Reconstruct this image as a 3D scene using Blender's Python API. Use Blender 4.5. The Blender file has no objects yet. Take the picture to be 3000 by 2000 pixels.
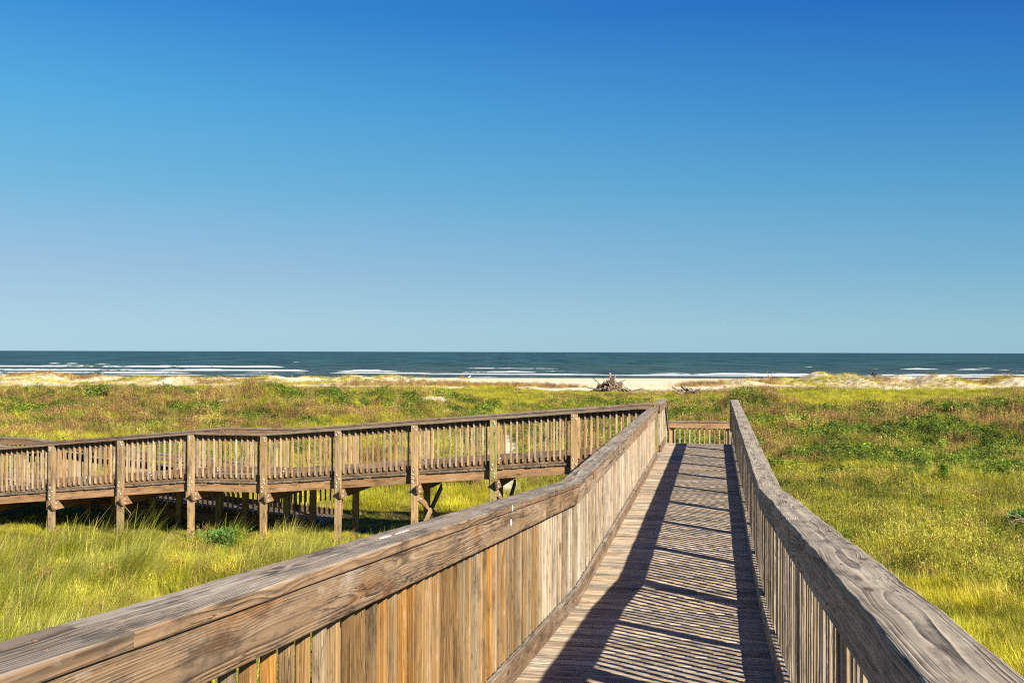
import bpy, math, random
import numpy as np
from mathutils import Vector, Matrix
random.seed(7)
RS = np.random.RandomState(11)
scene = bpy.context.scene
COL = scene.collection
R = math.radians

# ------------------------------------------------------------------ helpers: objects
def tag(o, label=None, cat=None, group=None, kind=None):
    if label: o['label'] = label
    if cat: o['category'] = cat
    if group: o['group'] = group
    if kind: o['kind'] = kind
    return o
def empty(name, loc, label, cat, group=None):
    o = bpy.data.objects.new(name, None); COL.objects.link(o); o.location = loc
    o.empty_display_size = .2
    return tag(o, label, cat, group)
def link(name, me, parent=None, M=None, mat=None):
    """M is the world matrix; parents are never scaled"""
    o = bpy.data.objects.new(name, me); COL.objects.link(o)
    if mat is not None and len(me.materials) == 0: me.materials.append(mat)
    if M is None: M = Matrix.Identity(4)
    if parent is not None:
        o.parent = parent
        o.matrix_basis = WORLD[parent.name].inverted() @ M if parent.name in WORLD else Matrix.Translation(-parent.location) @ M
    else:
        o.matrix_basis = M
    WORLD[o.name] = M.copy()
    return o
WORLD = {}
def axes(o, ex, ey, ez):
    M = Matrix.Identity(4)
    for i, v in enumerate((ex, ey, ez, o)):
        M[0][i], M[1][i], M[2][i] = v[0], v[1], v[2]
    return M

class MB:
    """collects shapes for one mesh, with board coordinates 'wc' and a per board 'tone'"""
    def __init__(s): s.V = []; s.F = []; s.W = []; s.T = []; s.n = 0
    def add(s, V, F, WC=None, tone=0., M=None):
        V = np.asarray(V, float)
        if WC is None: WC = V.copy()
        if M is not None:
            A = np.array([list(r) for r in M]); V = V @ A[:3, :3].T + A[:3, 3]
        s.V.append(V); s.W.append(np.asarray(WC, float)); s.T.append(np.full(len(V), tone))
        s.F += [tuple(i + s.n for i in f) for f in F]; s.n += len(V)
        return s
    def mesh(s, name, mat=None, smooth=False):
        me = bpy.data.meshes.new(name)
        me.from_pydata(np.vstack(s.V).tolist(), [], s.F)
        a = me.attributes.new('wc', 'FLOAT_VECTOR', 'POINT'); a.data.foreach_set('vector', np.vstack(s.W).astype(np.float32).ravel())
        a = me.attributes.new('tone', 'FLOAT', 'POINT'); a.data.foreach_set('value', np.concatenate(s.T).astype(np.float32))
        if smooth: me.polygons.foreach_set('use_smooth', [True] * len(me.polygons))
        if mat: me.materials.append(mat)
        me.update(); return me

def plank(L, W, T, bev=.004, seg=1, nx=1, wob=0., cut0=0., cut1=0., wide='W', rnd=None):
    """board along +x from 0 to L, W along y, T along z, eased edges, slightly warped"""
    rnd = rnd or random
    cs = []
    for cy, cz, a0 in ((W/2-bev, T/2-bev, 0), (-W/2+bev, T/2-bev, 90), (-W/2+bev, -T/2+bev, 180), (W/2-bev, -T/2+bev, 270)):
        for k in range(seg + 1):
            a = R(a0 + 90 * k / seg); cs.append((cy + bev * math.cos(a), cz + bev * math.sin(a)))
    m = len(cs); V = []; WC = []
    off = rnd.random() * 60
    ph = [rnd.random() * 6.28 for _ in range(8)]
    for i in range(nx + 1):
        x = L * i / nx
        for (y, z) in cs:
            yy, zz, xx = y, z, x
            if wob:
                yy += wob * (.6 * math.sin(x * 1.9 + ph[0]) + .5 * math.sin(x * 5.3 + ph[1]) + .35 * math.sin(x * 17 + ph[2] + (2 if y > 0 else 0)) * (1 if abs(y) > W * .3 else .4))
                zz += wob * (.5 * math.sin(x * 2.3 + ph[3]) + .4 * math.sin(x * 8.1 + ph[4] + y * 9) + .3 * math.sin(x * 21 + ph[5] + y * 20))
            if i == 0: xx += cut0 * (.5 - z / T)
            if i == nx: xx -= cut1 * (.5 - z / T)
            V.append((xx, yy, zz))
            WC.append((x + off, y, z) if wide == 'W' else (x + off, z, y))
    F = []
    for i in range(nx):
        for k in range(m):
            a = i * m + k; b = i * m + (k + 1) % m
            F.append((a, b, b + m, a + m))
    F.append(tuple(range(m - 1, -1, -1))); F.append(tuple(nx * m + k for k in range(m)))
    return V, F, WC

def tube(pts, radii, sides=6, seed=0):
    """tapered bent limb through pts"""
    rr = random.Random(seed); V = []; F = []; WC = []
    pts = [Vector(p) for p in pts]; n = len(pts); ln = 0
    for i, p in enumerate(pts):
        t = (pts[min(i+1, n-1)] - pts[max(i-1, 0)]).normalized()
        a = t.orthogonal().normalized(); b = t.cross(a)
        if i: ln += (p - pts[i-1]).length
        for k in range(sides):
            ang = 6.2832 * k / sides; r = radii[i] * (1 + rr.uniform(-.12, .12))
            V.append(p + (a * math.cos(ang) + b * math.sin(ang)) * r)
            WC.append((ln, r * math.cos(ang), r * math.sin(ang)))
    for i in range(n - 1):
        for k in range(sides):
            a = i * sides + k; b = i * sides + (k + 1) % sides
            F.append((a, b, b + sides, a + sides))
    F.append(tuple(range(sides - 1, -1, -1))); F.append(tuple((n - 1) * sides + k for k in range(sides)))
    return [tuple(v) for v in V], F, WC

# ------------------------------------------------------------------ materials
class NT:
    def __init__(s, name):
        s.m = bpy.data.materials.new(name); s.m.use_nodes = True
        s.t = s.m.node_tree; s.t.nodes.clear()
        s.out = s.t.nodes.new('ShaderNodeOutputMaterial')
        s.b = s.t.nodes.new('ShaderNodeBsdfPrincipled'); s.t.links.new(s.b.outputs[0], s.out.inputs[0])
    def set(s, sock, v):
        if isinstance(v, bpy.types.NodeSocket): s.t.links.new(v, sock)
        elif isinstance(v, (tuple, list)):
            sock.default_value = (*v, 1) if len(sock.default_value) == 4 and len(v) == 3 else v
        else: sock.default_value = v
    def math(s, op, a, b=0., c=None, clamp=False):
        n = s.t.nodes.new('ShaderNodeMath'); n.operation = op; n.use_clamp = clamp
        s.set(n.inputs[0], a); s.set(n.inputs[1], b)
        if c is not None: s.set(n.inputs[2], c)
        return n.outputs[0]
    def vmath(s, op, a, b=(0, 0, 0)):
        n = s.t.nodes.new('ShaderNodeVectorMath'); n.operation = op
        s.set(n.inputs[0], a); s.set(n.inputs[1], b); return n.outputs[0]
    def mix(s, f, a, b, mode='MIX'):
        n = s.t.nodes.new('ShaderNodeMix'); n.data_type = 'RGBA'; n.blend_type = mode
        s.set(n.inputs[0], f); s.set(n.inputs[6], a); s.set(n.inputs[7], b); return n.outputs[2]
    def noise(s, vec, scale, detail=3, rough=.55, col=False, dist=0.):
        n = s.t.nodes.new('ShaderNodeTexNoise')
        s.set(n.inputs['Vector'], vec); n.inputs['Scale'].default_value = scale
        n.inputs['Detail'].default_value = detail; n.inputs['Roughness'].default_value = rough; n.inputs['Distortion'].default_value = dist
        return n.outputs['Color'] if col else n.outputs['Fac']
    def ramp(s, f, lo, hi, a=0., b=1.):
        n = s.t.nodes.new('ShaderNodeMapRange'); n.clamp = True
        s.set(n.inputs[0], f); s.set(n.inputs[1], lo); s.set(n.inputs[2], hi); s.set(n.inputs[3], a); s.set(n.inputs[4], b)
        return n.outputs[0]
    def attr(s, name, out='Vector'):
        n = s.t.nodes.new('ShaderNodeAttribute'); n.attribute_name = name; return n.outputs[out]
    def comb(s, x, y, z):
        n = s.t.nodes.new('ShaderNodeCombineXYZ'); s.set(n.inputs[0], x); s.set(n.inputs[1], y); s.set(n.inputs[2], z); return n.outputs[0]
    def sep(s, v):
        n = s.t.nodes.new('ShaderNodeSeparateXYZ'); s.set(n.inputs[0], v); return n.outputs
    def bump(s, h, dist, strength=1.):
        n = s.t.nodes.new('ShaderNodeBump'); s.set(n.inputs['Height'], h); n.inputs['Distance'].default_value = dist; n.inputs['Strength'].default_value = strength
        s.t.links.new(n.outputs[0], s.b.inputs['Normal'])

def wood(name, light, dark, grey_l, grey_d, weather=.5, upgrey=.3, freq=150, contrast=.8, rand=.35, bump=.0015, alt=None, altamt=0., knots=.8, stain=None):
    n = NT(name)
    wc = n.attr('wc'); tone = n.attr('tone', 'Fac')
    oi = n.t.nodes.new('ShaderNodeObjectInfo').outputs['Random']
    rnd = n.math('FRACT', n.math('ADD', n.math('MULTIPLY', oi, 7.31), n.math('MULTIPLY', tone, 3.17)))
    rnd2 = n.math('FRACT', n.math('MULTIPLY', rnd, 13.7)); rnd3 = n.math('FRACT', n.math('MULTIPLY', rnd, 57.3))
    x, y, z = n.sep(wc)
    x = n.math('ADD', x, n.math('MULTIPLY', rnd, 83.))
    co = n.comb(x, y, z)
    # knots
    kv = n.vmath('MULTIPLY', n.comb(x, n.math('ADD', y, n.math('MULTIPLY', rnd, 7.)), rnd), (1.5, 4.2, 0.))
    vo = n.t.nodes.new('ShaderNodeTexVoronoi'); vo.voronoi_dimensions = '2D'; n.set(vo.inputs['Vector'], kv); vo.inputs['Scale'].default_value = 1.
    kd = vo.outputs['Distance']
    kswell = n.math('MULTIPLY', n.ramp(kd, .34, .0), .016 * knots)
    kswell = n.math('MULTIPLY', kswell, n.ramp(kd, .34, .0))
    kcore = n.math('MULTIPLY', n.ramp(kd, .075, .045, 0., knots), n.ramp(n.noise(kv, .7, 0), .5, .56))
    # growth rings cut by the board, warped along the length
    wn = n.vmath('SUBTRACT', n.noise(n.vmath('MULTIPLY', co, (.9, 5., 5.)), 1., 2, .5, True), (.5, .5, .5))
    wx, wy, wz = n.sep(wn)
    yy = n.math('ADD', n.math('ADD', y, n.math('MULTIPLY', n.math('SUBTRACT', rnd2, .5), .11)), n.math('MULTIPLY', wy, .06))
    zz = n.math('ADD', n.math('ADD', z, n.math('MULTIPLY_ADD', rnd3, .05, .022)), n.math('MULTIPLY', wz, .05))
    r = n.math('SQRT', n.math('ADD', n.math('MULTIPLY', yy, yy), n.math('MULTIPLY', zz, zz)))
    r = n.math('ADD', r, kswell)
    rv = n.noise(n.vmath('MULTIPLY', n.comb(n.math('MULTIPLY', r, 38.), rnd, 0.), (1., 9., 1.)), 1., 2, .6)
    ring = n.math('FRACT', n.math('ADD', n.math('MULTIPLY', r, freq), n.math('MULTIPLY', rv, 3.5)))
    ring = n.math('MULTIPLY', n.ramp(ring, .1, .8), n.ramp(ring, 1., .86))
    grp = n.noise(n.vmath('MULTIPLY', co, (1.7, 14., 14.)), 1., 3, .6)
    ring = n.math('MULTIPLY', ring, n.ramp(grp, .32, .62, .25, 1.))
    fiber = n.noise(n.vmath('MULTIPLY', co, (5., 330., 330.)), 1., 2, .6)
    streak = n.noise(n.vmath('MULTIPLY', co, (1.1, 26., 26.)), 1., 3, .6)
    blotch = n.noise(n.vmath('MULTIPLY', co, (1.6, 6., 6.)), 1., 3, .6)
    f = n.math('ADD', n.math('MULTIPLY', ring, .8), n.math('MULTIPLY', n.ramp(fiber, .4, .7), .3))
    f = n.math('MULTIPLY', n.math('ADD', n.math('MULTIPLY', f, n.ramp(streak, .3, .65, .35, 1.)), n.ramp(streak, .62, .36, 0., .25)), contrast, clamp=True)
    warm = n.mix(f, light, dark); grey = n.mix(f, grey_l, grey_d)
    if alt is not None:
        warm = n.mix(n.math('MULTIPLY', n.ramp(rnd2, 1. - altamt, 1. - altamt + .08), .85), warm, n.mix(f, alt, dark))
    up = n.t.nodes.new('ShaderNodeNewGeometry').outputs['Normal']
    nz = n.math('MAXIMUM', n.sep(up)[2], 0.)
    w = n.math('ADD', n.math('MULTIPLY_ADD', nz, upgrey, weather), n.math('MULTIPLY', n.math('SUBTRACT', blotch, .5), 1.5))
    w = n.math('ADD', w, n.math('MULTIPLY', n.math('SUBTRACT', rnd3, .5), rand * 1.6))
    w = n.ramp(w, .15, .85)
    c = n.mix(w, warm, grey)
    if stain: c = n.mix(n.math('MULTIPLY', n.ramp(blotch, .56, .7), .8), c, stain)
    ck = n.math('ABSOLUTE', n.math('SUBTRACT', n.noise(n.vmath('MULTIPLY', co, (2.6, 60., 60.)), 1., 3, .6), .5))
    ckm = n.math('MULTIPLY', n.ramp(ck, .016, .004), n.ramp(n.noise(n.vmath('MULTIPLY', co, (1.3, 9., 9.)), 1., 2, .5), .5, .62))
    c = n.mix(n.math('MULTIPLY', ckm, .85), c, (.025, .017, .011))
    grime = n.noise(n.vmath('MULTIPLY', co, (3.2, 11., 11.)), 1., 5, .7)
    c = n.mix(n.math('MULTIPLY', n.ramp(grime, .5, .66), .72), c, n.mix(.5, dark, (.03, .024, .018)))
    c = n.mix(n.math('MULTIPLY', n.ramp(grime, .42, .27), .5), c, n.mix(.5, grey_l, (.6, .54, .44)))
    br = n.math('MULTIPLY_ADD', rnd, rand, 1. - rand * .55)
    c = n.mix(1., c, n.comb(br, br, br), 'MULTIPLY')
    c = n.mix(kcore, c, (.07, .035, .016))
    n.set(n.b.inputs['Base Color'], c)
    n.b.inputs['Roughness'].default_value = .82
    n.b.inputs['Specular IOR Level'].default_value = .25
    hh = n.math('ADD', n.math('MULTIPLY', ring, -.7), n.math('MULTIPLY', fiber, -.5))
    hh = n.math('ADD', hh, n.math('MULTIPLY', blotch, .6)); hh = n.math('SUBTRACT', hh, n.math('MULTIPLY', ckm, 1.2))
    n.bump(hh, bump)
    return n.m

M_CAP_R = wood('weathered grey cap wood', (.38, .295, .19), (.045, .034, .022), (.50, .415, .30), (.05, .04, .03), .66, .3, 100, 1.15, .22, .0022)
M_CAP_L = wood('weathered brown cap wood', (.30, .19, .105), (.03, .018, .009), (.44, .37, .28), (.05, .038, .028), .2, .6, 110, 1.15, .22, .0018)
M_FAS = wood('brown rail board wood', (.34, .215, .11), (.035, .018, .008), (.46, .37, .265), (.06, .042, .027), .36, .3, 120, 1.2, .25, .0014, stain=(.26, .11, .025))
M_BAL = wood('pale baluster wood', (.46, .34, .19), (.12, .07, .03), (.52, .44, .33), (.15, .105, .066), .6, .1, 170, 1.1, .55, .001, alt=(.38, .2, .07), altamt=.12, knots=.5)
M_BAL_W = wood('golden baluster wood', (.36, .215, .08), (.10, .048, .014), (.38, .29, .175), (.12, .078, .042), .35, .1, 170, 1.1, .6, .001, alt=(.44, .20, .035), altamt=.3, knots=.7)
M_BAL_S = wood('grey tan baluster wood', (.46, .31, .155), (.14, .078, .033), (.44, .36, .25), (.15, .11, .07), .4, .1, 170, .9, .6, .001, alt=(.38, .2, .07), altamt=.25, knots=.5)
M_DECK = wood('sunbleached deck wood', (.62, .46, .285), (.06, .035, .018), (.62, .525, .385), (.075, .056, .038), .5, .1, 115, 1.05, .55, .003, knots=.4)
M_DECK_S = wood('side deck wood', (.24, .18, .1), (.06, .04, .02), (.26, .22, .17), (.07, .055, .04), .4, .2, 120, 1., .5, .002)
M_POST = wood('treated post wood', (.46, .30, .135), (.13, .07, .028), (.36, .29, .18), (.11, .08, .045), .22, .1, 120, .9, .3, .0015, alt=(.38, .35, .1), altamt=.5)
M_BEAM = wood('reddish beam wood', (.38, .22, .1), (.14, .07, .03), (.32, .22, .14), (.12, .075, .045), .2, .1, 110, .95, .35, .0015)
M_DRIFT = wood('bleached driftwood', (.30, .19, .11), (.07, .04, .025), (.37, .29, .21), (.09, .065, .045), .5, .1, 90, .9, .6, .006)
M_DRIFT_D = wood('dark driftwood', (.13, .08, .05), (.03, .02, .014), (.16, .13, .1), (.04, .03, .025), .5, .1, 90, .9, .6, .006)

def simple(name, col, rough=.6, metal=0., var=.0, scale=20):
    n = NT(name)
    g = n.t.nodes.new('ShaderNodeNewGeometry').outputs['Position']
    f = n.noise(g, scale, 3)
    c = n.mix(n.ramp(f, .3, .7), tuple(v * (1 - var) for v in col), tuple(min(1, v * (1 + var)) for v in col))
    n.set(n.b.inputs['Base Color'], c); n.b.inputs['Roughness'].default_value = rough; n.b.inputs['Metallic'].default_value = metal
    return n.m
M_BOLT = simple('galvanised bolt metal', (.5, .5, .48), .5, .3, .3, 300)
M_DROP = simple('dried white dropping', (.6, .57, .5), .8, 0, .1, 200)
M_BIRD_W = simple('white gull feathers', (.75, .75, .75), .8, 0, .15, 40)
M_BIRD_D = simple('dark gull feathers', (.07, .08, .09), .8, 0, .2, 40)

def foliage(name, c1, c2, c3, scale=.35, trans=.35, tipcol=None):
    """leaf/blade colour from soft patches across the land plus a difference per plant"""
    n = NT(name)
    pos = n.t.nodes.new('ShaderNodeNewGeometry').outputs['Position']
    oi = n.t.nodes.new('ShaderNodeObjectInfo').outputs['Random']
    a = n.noise(pos, scale, 3); b = n.noise(pos, scale * 7, 2)
    f = n.math('ADD', n.math('MULTIPLY', n.math('SUBTRACT', a, .5), 2.6), n.math('MULTIPLY', n.math('SUBTRACT', b, .5), 1.4))
    f = n.math('ADD', f, n.math('MULTIPLY_ADD', oi, .9, .05), clamp=True)
    c = n.mix(f, c1, c2)
    o2 = n.math('FRACT', n.math('MULTIPLY', oi, 17.3))
    c = n.mix(n.math('MULTIPLY', n.ramp(o2, .6, .95), .8), c, c3)
    t = n.attr('tone', 'Fac')   # per blade difference
    pn = n.math('ADD', n.ramp(n.noise(pos, .28, 2), .33, .67, .0, .5), n.ramp(n.noise(pos, 1.1, 2), .35, .65, .62, 1.1))
    c = n.mix(1., c, n.comb(pn, pn, pn), 'MULTIPLY')
    br = n.math('MULTIPLY', n.math('MULTIPLY_ADD', t, .8, .6), n.math('MULTIPLY_ADD', n.math('FRACT', n.math('MULTIPLY', oi, 41.7)), .7, .65))
    c = n.mix(1., c, n.comb(br, br, br), 'MULTIPLY')
    n.set(n.b.inputs['Base Color'], c); n.b.inputs['Roughness'].default_value = .6
    n.b.inputs['Specular IOR Level'].default_value = .25
    tr = n.t.nodes.new('ShaderNodeBsdfTranslucent'); n.set(tr.inputs[0], c)
    mx = n.t.nodes.new('ShaderNodeMixShader'); mx.inputs[0].default_value = trans
    n.t.links.new(n.b.outputs[0], mx.inputs[1]); n.t.links.new(tr.outputs[0], mx.inputs[2]); n.t.links.new(mx.outputs[0], n.out.inputs[0])
    return n.m
M_GRASS = foliage('yellow green grass', (.19, .21, .01), (.50, .45, .024), (.44, .34, .09))
M_TALL = foliage('tall straw tinged grass', (.24, .27, .016), (.50, .47, .06), (.58, .49, .2))
M_VINE = foliage('dark leafy groundcover', (.05, .088, .012), (.14, .21, .02), (.28, .28, .04), .8)
M_BROWN = foliage('reddish brown dry weeds', (.14, .07, .032), (.31, .18, .065), (.44, .38, .09), .8, .2)
M_MIX = foliage('olive weedy grass', (.13, .16, .012), (.42, .39, .05), (.42, .27, .1), .6)
M_SHRUB = foliage('bright green shrub leaves', (.12, .26, .015), (.2, .36, .02), (.26, .36, .04), 1.)
M_BUSH = foliage('deep green bush leaves', (.035, .10, .018), (.07, .18, .025), (.12, .2, .04), 1.)

# ------------------------------------------------------------------ land
ZC = 6.3; F = 3150.
def vnoise(x, y, sc, seed, octv=3):
    x = np.asarray(x, float) / sc; y = np.asarray(y, float) / sc
    out = 0; amp = 1; tot = 0
    for o in range(octv):
        rs = np.random.RandomState(seed + o * 17); g = rs.rand(256, 256)
        xi = np.floor(x).astype(int); yi = np.floor(y).astype(int); fx = x - xi; fy = y - yi
        fx = fx * fx * (3 - 2 * fx); fy = fy * fy * (3 - 2 * fy)
        a = g[xi % 256, yi % 256]; b = g[(xi + 1) % 256, yi % 256]; c = g[xi % 256, (yi + 1) % 256]; d = g[(xi + 1) % 256, (yi + 1) % 256]
        out = out + amp * ((a * (1 - fx) + b * fx) * (1 - fy) + (c * (1 - fx) + d * fx) * fy); tot += amp
        amp *= .5; x = x * 2.03 + 5.1; y = y * 2.03 + 9.7
    return out / tot
def sst(e0, e1, x):
    t = np.clip((x - e0) / (e1 - e0), 0, 1); return t * t * (3 - 2 * t)
BASE_Y = [-60, 20, 45, 110, 150, 185, 230, 262, 300, 420]
BASE_Z = [2.45, 2.42, 2.3, 1.8, 1.55, 1.25, .62, .0, -.7, -3.]
# dune crests beyond the green: (x, y, z above base, sx, sy)
MOUNDS = []
for px, cy, sp, dd in ((110, 1087, 70, 165), (15, 1098, 50, 168), (300, 1101, 80, 172), (430, 1100, 60, 165), (520, 1100, 45, 160), (640, 1103, 60, 170), (790, 1100, 55, 166),
                   (900, 1102, 60, 172), (1040, 1100, 70, 165), (1150, 1098, 55, 178), (1240, 1106, 60, 168), (1330, 1108, 50, 172),
                   (2180, 1112, 50, 160), (2290, 1106, 50, 165), (2400, 1089, 42, 168), (2480, 1092, 45, 165), (2560, 1102, 50, 170), (2640, 1097, 38, 172), (2745, 1096, 48, 162),
                   (2860, 1108, 60, 168), (2960, 1102, 55, 158), (3060, 1096, 60, 165), (-90, 1096, 60, 165)):
    X = (px - 1500) / F * dd; top = ZC - (cy - 1031 - (px - 1500) * .00267) * dd / F
    MOUNDS.append((X, dd, top, sp / F * dd, 7.))
def ridge(x, y):
    r1 = 1.15 * np.exp(-((y - 74) / 13.) ** 2) * sst(1.5, -8, x) * (.75 + .5 * vnoise(x, y, 14, 3))
    r2 = 1.1 * np.exp(-((y - 60) / 9.) ** 2) * np.exp(-((x - 12.8) / 3.8) ** 2)
    r3 = 1.15 * np.exp(-((y - 57) / 10.) ** 2) * np.exp(-((x - 24.) / 5.5) ** 2)
    r4 = .95 * np.exp(-((y - 66) / 12.) ** 2) * sst(27, 36, x)
    r5 = .45 * np.exp(-((y - 50) / 9.) ** 2) * np.exp(-((x - 17) / 12.) ** 2)
    r6 = .35 * np.exp(-((y - 88) / 9.) ** 2) * np.exp(-((x - 13) / 8.) ** 2)
    return r1, r2 + r3 + r4 + r5 + r6
def height(x, y):
    x = np.asarray(x, float); y = np.asarray(y, float)
    z = np.interp(y, BASE_Y, BASE_Z)
    r1, r2 = ridge(x, y)
    land = sst(235, 190, y)
    z = z - .17 * sst(18, 21.5, y) * sst(33, 28, y) * sst(4, 1, x)
    z = z + r1 + r2 + land * (vnoise(x, y, 9, 21) - .5) * .35 * sst(20, 60, y) + land * (vnoise(x, y, 2.6, 41) - .5) * .3 * sst(14, 30, y)
    z = z + (r1 + r2) * ((vnoise(x, y, 4.5, 5) - .5) * 1.5 + (vnoise(x, y, 1.6, 6, 2) - .5) * .8)
    m = np.zeros_like(z)
    for X, Y, top, sx, sy in MOUNDS:
        b = np.interp(Y, BASE_Y, BASE_Z)
        m = np.maximum(m, (top - b - .1) * np.exp(-((x - X) / (sx * 1.3)) ** 2 - ((y - Y) / (sy * 1.2)) ** 2))
    return z + m * (.88 + .24 * vnoise(x, y, 6, 9, 2))
def sandness(x, y):
    """1 bare sand .. 0 covered land"""
    n = vnoise(x, y, 5, 77); n2 = vnoise(x, y, 1.6, 78); nn = (n - .5) * 1.3 + (n2 - .5) * .9
    ang = x / np.maximum(y, 1)
    lim = 134 + 0 * x
    lim = np.where((ang > -.02) & (ang < .2), 134 - 10 * sst(-.02, .09, ang) * sst(.2, .16, ang), lim)
    s = sst(-6, 6, y - lim + nn * 12)
    r1, r2 = ridge(x, y)
    for X, Y, sx, sy in ((-5.6, 73, 2.0, 4), (-7.7, 70, 1.3, 3), (-10.5, 76, 1.7, 3.), (-18.5, 68, 1.3, 3.5), (-15, 62, 1.2, 2), (-23, 66, 1., 2), (12.5, 54, .8, 1.2), (20.5, 47, 1.0, 1.), (16.0, 56, 1.2, 1.8), (27, 60, 1.2, 2), (8, 66, 1.5, 3), (8.5, 49, 1.5, 1.2), (26, 47, 1.2, .9)):
        s = np.maximum(s, np.exp(-((x - X) / sx) ** 2 - ((y - Y) / sy) ** 2) * 1.35 + nn * 1.1 - .6)
    # foot path of sand from under the boardwalk towards the beach
    px = np.interp(y, [27, 31, 42, 50, 58], [.1, -.1, -.35, -.55, -1.5])
    pth = sst(30, 32, y) * sst(.95, .45, (np.abs(x - px) + nn * .25) * np.interp(y, [27, 33, 40], [2.2, 1.8, 1.])) * sst(27, 28.5, y) * sst(55, 50, y)
    return np.clip(np.maximum(s, pth), 0, 1)

def build_ground():
    ys = np.concatenate([np.linspace(-45, 4, 14), np.geomspace(5, 300, 520), np.linspace(310, 420, 6)])
    us = np.linspace(-1, 1, 420)
    Y, U = np.meshgrid(ys, us, indexing='ij')
    X = U * (25 + .72 * np.abs(Y))
    Z = height(X, Y); S = sandness(X, Y)
    nr, nc = X.shape
    V = np.stack([X, Y, Z], -1).reshape(-1, 3)
    i = np.arange(nr - 1)[:, None] * nc + np.arange(nc - 1)[None, :]
    Q = np.stack([i, i + 1, i + nc + 1, i + nc], -1).reshape(-1, 4)
    me = bpy.data.meshes.new('ground')
    me.vertices.add(len(V)); me.vertices.foreach_set('co', V.astype(np.float32).ravel())
    me.loops.add(Q.size); me.loops.foreach_set('vertex_index', Q.astype(np.int32).ravel())
    me.polygons.add(len(Q)); me.polygons.foreach_set('loop_start', np.arange(0, Q.size, 4, dtype=np.int32))
    me.update(calc_edges=True); me.validate()
    me.polygons.foreach_set('use_smooth', [True] * len(me.polygons))
    a = me.attributes.new('sand', 'FLOAT', 'POINT'); a.data.foreach_set('value', S.astype(np.float32).ravel())
    n = NT('dune ground')
    pos = n.t.nodes.new('ShaderNodeNewGeometry').outputs['Position']
    s = n.attr('sand', 'Fac')
    f1 = n.noise(pos, 1.3, 4, .6); f2 = n.noise(pos, 9., 4, .65); f3 = n.noise(pos, 60., 2, .6)
    sand = n.mix(n.ramp(f1, .3, .7), (.56, .47, .31), (.68, .58, .39))
    sand = n.mix(n.math('MULTIPLY', n.ramp(f2, .55, .75), .35), sand, (.42, .33, .2))
    px, py, pz = n.sep(pos)
    wet = n.ramp(pz, .42, .12); sand = n.mix(wet, sand, (.16, .13, .1))
    soil = n.mix(n.ramp(f2, .35, .65), (.05, .055, .012), (.13, .115, .035))
    soil = n.mix(n.ramp(f3, .4, .7), soil, (.1, .065, .03))
    c = n.mix(n.ramp(n.math('ADD', s, n.math('MULTIPLY', n.math('SUBTRACT', f2, .5), .5)), .35, .6), soil, sand)
    n.set(n.b.inputs['Base Color'], c); n.b.inputs['Roughness'].default_value = .95; n.b.inputs['Specular IOR Level'].default_value = .1
    n.bump(n.math('ADD', n.math('MULTIPLY', f1, .6), n.math('MULTIPLY', f2, .4)), .12)
    o = link('ground', me, mat=n.m); tag(o, kind='structure'); o['label'] = 'sandy dune ground under grass running down to the beach'
build_ground()

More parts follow.
